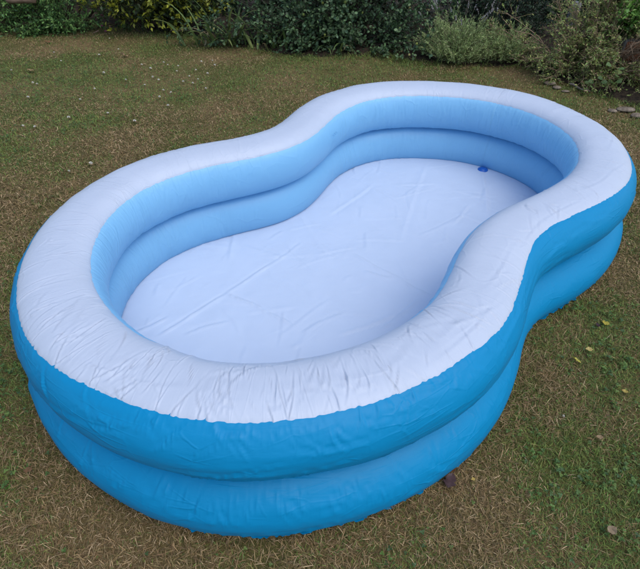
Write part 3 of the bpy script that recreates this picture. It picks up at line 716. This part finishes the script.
# buds on the round-leaved shrub and flowers on the left one
def blobs(name, root, P, r, cols, seed):
    R = np.random.default_rng(seed)
    ang = np.arange(7)/7*2*PI; pr = [(.02, -1), (.75, -.65), (1, 0), (.7, .7), (.02, 1)]
    for p in P:
        s = r*R.uniform(.75, 1.25); V, f = lathe([(a*s, b*s*1.1) for a, b in pr], 8, p)
        mesh(name, V, [f], M_STEM, root, col=np.array(cols[R.integers(len(cols))])*np.ones((len(V), 1)), smooth=True)
tips = tpR[:, -1]; selr = RR.permutation(np.where((tips[:, 1] < -.18) & (tips[:, 2] < .75))[0])[:46]
blobs('bud', shrub_r, tips[selr], .010, [(.22, .25, .06), (.16, .20, .05), (.26, .24, .09)], 61)
tips = tpL[:, -1]; tipw = tips+np.array([shrub_l.location.x, shrub_l.location.y, shrub_l.location.z])
for (px, py) in ((100, 26), (107, 20), (109, 25), (97, 36)):
    # flower on the twig whose end shows nearest to that place
    v = tipw-CAM; zc = v@Fv; sx = 320+PPX+FPX*(v@Rv)/zc; sy = 284.5+PPY-FPX*(v@Uv)/zc
    k = np.argmin((sx-px)**2+(sy-py)**2+np.maximum(tips[:, 1]+.2, 0)*4000)
    m = 12; R = np.random.default_rng(int(px)); a = np.arange(m)/m*2*PI*1.7
    D = np.stack([np.cos(a)*.8, np.sin(a)*.8-.5, .5+.4*R.random(m)], -1)
    V, q4, t4 = leaf_mesh(np.repeat(tips[k][None], m, 0), D, R.normal(size=(m, 3))+[0, -.5, 1], np.full(m, .017), np.full(m, .014), .3, .0)
    mesh('flower', V, [q4, t4], M_LEAF, shrub_l, col=np.array((.36, .12, .19))*np.ones((len(V), 1)))

# bramble shoots with larger round leaves in the right-hand shrub
def bramble(label, p, h, n, seed):
    R = np.random.default_rng(seed); root = thing('bramble_shoot', label, 'bramble', (p[0], p[1], float(ground_z(np.array(p[0]), np.array(p[1])))), 0, 'bramble shoots at the right')
    s = np.linspace(0, 1, 9)[:, None]; d = np.array([R.uniform(-.25, .15), -.18, h])
    path = d*s+np.array([0, -.1, .05])*np.sin(s*PI)+R.normal(size=(9, 3))*.008*s
    V, f = tubes(path[None], [.0035], [.0015], 5); mesh('cane', V, [f], M_STEM, root, col=np.array((.17, .15, .07))*np.ones((len(V), 1)))
    for k in range(n):
        b0 = path[int(2+6*k/n)]; a = R.random()*2*PI; D = np.array([[math.cos(a), math.sin(a)-.5, .3]]); l = R.uniform(.035, .052)
        V, q4, t4 = leaf_mesh(b0[None]+D*.01, D, np.array([[R.normal()*.2, -.6, 1]]), np.array([l]), np.array([l*.85]), .12, .15, (.5, .95, .35, .85))
        mesh('leaf', V, [q4, t4], M_LEAF, root, col=np.array([(.075, .14, .045), (.10, .17, .055), (.13, .18, .05)][R.integers(3)])*np.ones((8, 1)), smooth=True)
q = at(607, 90); bramble('bramble shoot with pale round leaves in front of the sprawling shrub', q, .24, 9, 71)
q = at(578, 88); bramble('low bramble sprig with two or three leaves at the soil edge', q, .12, 5, 72)
q = at(636, 104); bramble('leafy bramble cane at the extreme right edge', q, .30, 10, 73)

# ------------------------------------------------------------------ brick wall glimpsed through the right-hand shrub
wall = thing('brick_wall', 'low red-brown brick wall glimpsed through the shrub at the right edge', 'brick wall', (2.76, 4.01, .0), math.radians(-4))
def box_mesh(sx, sy, sz, bev, seed=0):
    R = np.random.default_rng(seed); xs = [-sx/2, -sx/2+bev, sx/2-bev, sx/2]
    # rounded box: inner faces pushed out, corners cut
    V = []; 
    for z, ins in ((0, bev), (bev, 0), (sz-bev, 0), (sz, bev)):
        hx, hy = sx/2-ins, sy/2-ins
        for (a, b) in ((-1, -1), (1, -1), (1, 1), (-1, 1)):
            if a*b > 0: V += [(a*hx, b*(hy-bev), z), (a*(hx-bev), b*hy, z)]
            else: V += [(a*(hx-bev), b*hy, z), (a*hx, b*(hy-bev), z)]
    V = np.array(V)+R.normal(size=(32, 3))*bev*.15
    F4 = [[8*l+i, 8*l+(i+1) % 8, 8*l+8+(i+1) % 8, 8*l+8+i] for l in range(3) for i in range(8)]
    caps = [[7, 6, 5, 4], [7, 4, 3, 0], [0, 3, 2, 1], [24, 25, 26, 27], [24, 27, 28, 31], [31, 28, 29, 30]]
    return V, np.array(F4+caps)
V, f = box_mesh(.92, .085, .318, .004); mesh('mortar', V+np.array([0, 0, .0]), [f], M_MORTAR, wall)
V, f = box_mesh(.215, .1025, .065, .006, 3)
b0 = None
for row in range(4):
    for colm in range(4 if row % 2 == 0 else 5):
        xx = -.3375+colm*.225-(0 if row % 2 == 0 else .1125)
        if b0 is None: b0 = mesh('brick', V, [f], M_BRICK, wall); o = b0
        else: o = b0.copy(); scene.collection.objects.link(o); o.parent = wall
        if row % 2 == 1 and colm in (0, 4): o.scale.x = .48; xx += .056 if colm == 0 else -.056
        o.location = (xx, random.uniform(-.004, .004), .006+row*.077); o.rotation_euler = (0, 0, random.uniform(-.012, .012))

# log glimpsed at the top left, grey post at the top right
def log(name, label, cat, p, length, r, rz, mat, seed, tilt=PI/2):
    R = np.random.default_rng(seed); n, k = 14, 8; a = np.arange(n)/n*2*PI; t = np.linspace(0, length, k)
    rad = r*(1+.10*R.normal(size=(k, n))*.5+.06*np.sin(a*2+1)[None]); rad[0] *= .9; rad[-1] *= .9
    V = np.stack([rad*np.cos(a), rad*np.sin(a), np.repeat(t[:, None], n, 1)], -1).reshape(-1, 3)
    V = np.concatenate([V, [[0, 0, -.004], [0, 0, length+.004]]])
    i = np.arange(n*k).reshape(k, n); j = np.roll(i, -1, 1)
    q4 = np.stack([i[:-1], j[:-1], j[1:], i[1:]], -1).reshape(-1, 4)
    tr = np.concatenate([np.stack([j[0], i[0], np.full(n, n*k)], -1), np.stack([i[-1], j[-1], np.full(n, n*k+1)], -1)])
    o = mesh(name, V, [q4, tr], mat, smooth=False); o.location = p; o.rotation_euler = (tilt, 0, rz)
    return tag(o, label, cat)
q = at(22, 0, .33); log('log', 'weathered brown log lying in the feathery shrub at top left', 'log', (q[0]+.13, q[1], .335), .26, .035, -PI/2+.1, M_WOOD, 81)
M_SLATE = grainy('grey_timber', (.10, .105, .12), (.20, .205, .22), 18, .85, .5, .005)
q = at_y(577, 2, 5.0); log('fence_post', 'grey weathered post showing above the sprawling shrub at the top', 'post', (q[0], q[1], 0), float(q[2]), .05, 0, M_SLATE, 82, 0)

# ------------------------------------------------------------------ small things on the lawn
def pebble_mesh(seed, r=1.0):
    R = np.random.default_rng(seed); V, f = lathe([(.02, -.55), (.6, -.5), (1, -.1), (.95, .2), (.55, .5), (.02, .58)], 9)
    return V*R.uniform(.75, 1.2, (1, 3))+R.normal(size=V.shape)*.05, f
STONES = [((549, 86), .040, 'pale stone at the tip of the soil edge beside the lavender'), ((556, 90), .030, 'small grey stone just right of the pale one by the lavender'), ((565, 93), .025, 'tiny stone on bare soil below the sprawling shrub'),
          ((625, 111), .045, 'large pale stone at the foot of the shrub near the right edge'), ((612, 112), .03, 'medium pale stone left of the large one at the right edge'), ((637, 117), .04, 'pale stone at the extreme right edge of the lawn')]
for k, ((px, py), r, lb) in enumerate(STONES):
    V, f = pebble_mesh(90+k); p = at(px, py); o = mesh('stone', V*r*np.array([1.3, .9, .55]), [f], M_STONE, smooth=True); o.location = (p[0], p[1], float(ground_z(np.array(p[0]), np.array(p[1])))+r*.35)
    tag(o, lb, 'stone', 'stones along the bed edge')
# dry stick lying at the soil edge
pa, pb = at(570, 84, .03), at(590, 92, .02)
pth = np.stack([pa+(pb-pa)*s+np.array([0, 0, .006*math.sin(s*9)]) for s in np.linspace(0, 1, 8)])
V, f = tubes((pth-pa)[None], [.009], [.005], 6); o = mesh('stick', V, [f], M_STEM, col=np.array((.22, .18, .15))*np.ones((len(V), 1))); o.location = pa
tag(o, 'grey dry stick lying on the soil under the sprawling shrub', 'stick')

# clover flower heads: each a stalk-borne ball of florets
def clover_head():
    R = np.random.default_rng(95); n = 34; k = np.arange(n)+.5; ph = np.arccos(1-1.5*k/n); th = PI*(1+5**.5)*k
    D = np.stack([np.cos(th)*np.sin(ph), np.sin(th)*np.sin(ph), np.cos(ph)], -1)
    V, q4, t4 = leaf_mesh(D*.003+[0, 0, .024], D, R.normal(size=(n, 3)), np.full(n, .0075), np.full(n, .005), .2, 0)
    s = np.stack([np.array([0.002*math.sin(t*2), 0, t*.024]) for t in np.linspace(0, 1, 4)])
    V2, f2 = tubes(s[None], [.0009], [.0009], 4)
    col = np.concatenate([np.repeat(np.where(ph[:, None] > 1.5, np.array([(.40, .30, .20)]), np.array([(.78, .76, .68)])), 8, 0), np.array((.07, .11, .03))*np.ones((len(V2), 1))])
    return np.concatenate([V, V2]), [q4, t4, f2+len(V)], col
V, f, col = clover_head(); proto = None
CL = [(183, 82), (193, 83), (196, 70), (207, 74), (163, 62), (168, 64), (153, 76), (158, 79), (163, 90), (214, 66), (205, 88), (176, 71), (189, 76), (61, 61), (103, 73), (107, 114), (37, 84), (33, 83), (55, 53), (99, 55), (70, 118), (125, 79), (110, 38),
      (172, 92), (198, 79), (160, 96), (22, 126), (36, 127), (178, 66), (212, 60), (201, 62), (150, 68), (145, 84), (141, 64), (169, 105), (95, 89), (68, 170), (90, 164), (565, 413), (118, 49), (135, 122), (12, 70), (28, 98), (80, 100)]
for (px, py) in CL:
    p = at(px, py, .02)
    if proto is None: proto = mesh('clover_flower', V, f, M_LEAF, col=col); o = proto
    else: o = proto.copy(); scene.collection.objects.link(o)
    s = random.uniform(.7, 1.1)*(.4 if px == 565 else 1); o.location = (p[0], p[1], float(ground_z(np.array(p[0]), np.array(p[1])))-.001); o.scale = (s, s, s)
    o.rotation_euler = (random.uniform(-.3, .3), random.uniform(-.3, .3), random.random()*6)
    far = (px, py) == (565, 413)
    dense = 140 < px < 220 and py < 110; shade = py < 50
    lb = ('tiny white speck of a clover head on the lawn at lower right' if far else 'tiny white clover head in the dense patch before the strap-leaved plant' if dense
          else 'white clover head closest to the border below the feathery shrub' if shade else 'white clover head on the lawn close beside the left end of the pool' if py > 150 else 'scattered tiny white clover head on the far left part of the lawn')
    tag(o, lb, 'clover flower', None if far else 'white clover heads on the far lawn')

# fallen leaves
def fallen(px, py, size, colr, label, seed, curl=.5, z=.022):
    R = np.random.default_rng(seed); n, m = 9, 5; V = []
    for s in np.linspace(0, 1, n):
        wv = math.sin(PI*min(1, s*1.02+.02))**.75*.34*(1+.12*R.normal())
        for t in np.linspace(-1, 1, m):
            V.append(((s-.5), t*wv, curl*(.30*t*t*wv+.35*(s-.5)**2)+.05*R.normal()))
    V = np.array(V)*size; i = np.arange(n*m).reshape(n, m)
    f = np.stack([i[:-1, :-1], i[1:, :-1], i[1:, 1:], i[:-1, 1:]], -1).reshape(-1, 4)
    st = np.array([[-.5*size-.25*size*t, .05*size*t*t, .05*size*t] for t in np.linspace(0, 1, 4)])
    V2, f2 = tubes(st[None], [size*.018], [size*.012], 4)
    c = np.array(colr)*R.uniform(.75, 1.2, (len(V)+len(V2), 1))
    o = mesh('fallen_leaf', np.concatenate([V, V2]), [f, f2+len(V)], M_LEAF, col=c, smooth=True)
    p = at(px, py, z); o.location = (p[0], p[1], z); o.rotation_euler = (R.normal()*.2, R.normal()*.2, R.random()*6.28)
    tag(o, label, 'leaf', 'fallen leaves on the lawn')
YE = (.42, .36, .05); BR = (.20, .11, .05); PU = (.045, .022, .026)
fallen(450, 481, .050, (.085, .050, .052), 'dark purple-brown dead leaf by the foot of the pool wall', 1, .6, .026)
fallen(452, 470, .022, (.22, .08, .03), 'small rust-coloured leaf beside the dark purple one', 2)
fallen(473, 479, .014, (.45, .33, .08), 'tiny yellow leaf scrap right of the dark purple one', 3)
fallen(606, 323, .028, YE, 'uppermost of the yellow leaves right of the pool', 4)
fallen(589, 349, .026, (.45, .36, .12), 'pale yellow leaf in the middle of the yellow group', 5)
fallen(577, 360, .028, (.50, .46, .08), 'lowest bright yellow leaf of the group right of the pool', 6)
fallen(625, 391, .020, (.42, .32, .08), 'small yellow leaf near the right edge below the group', 7)
fallen(598, 325, .024, PU, 'dark reddish leaf next to the uppermost yellow leaf', 8)
fallen(124, 55, .07, (.40, .27, .16), 'curled tan leaf on the lawn before the yellow-green shrub', 9)
fallen(30, 70, .06, (.42, .28, .15), 'tan leaf on the green patch at far left', 10)
fallen(96, 32, .06, (.42, .26, .22), 'pinkish dry leaf under the feathery shrub', 11)
fallen(583, 93, .055, (.12, .22, .05), 'green fallen leaf on the lawn edge by the stick', 12)
fallen(48, 42, .06, BR, 'brown leaf on the bare strip at the far left border', 13)
fallen(600, 437, .02, (.32, .22, .12), 'tan leaf scrap in the grass at lower right', 14)
fallen(612, 530, .03, (.30, .22, .13), 'pale straw-coloured leaf near the lower right corner', 15)
fallen(28, 470, .025, BR, 'brown leaf scrap at the lower left of the lawn', 16)
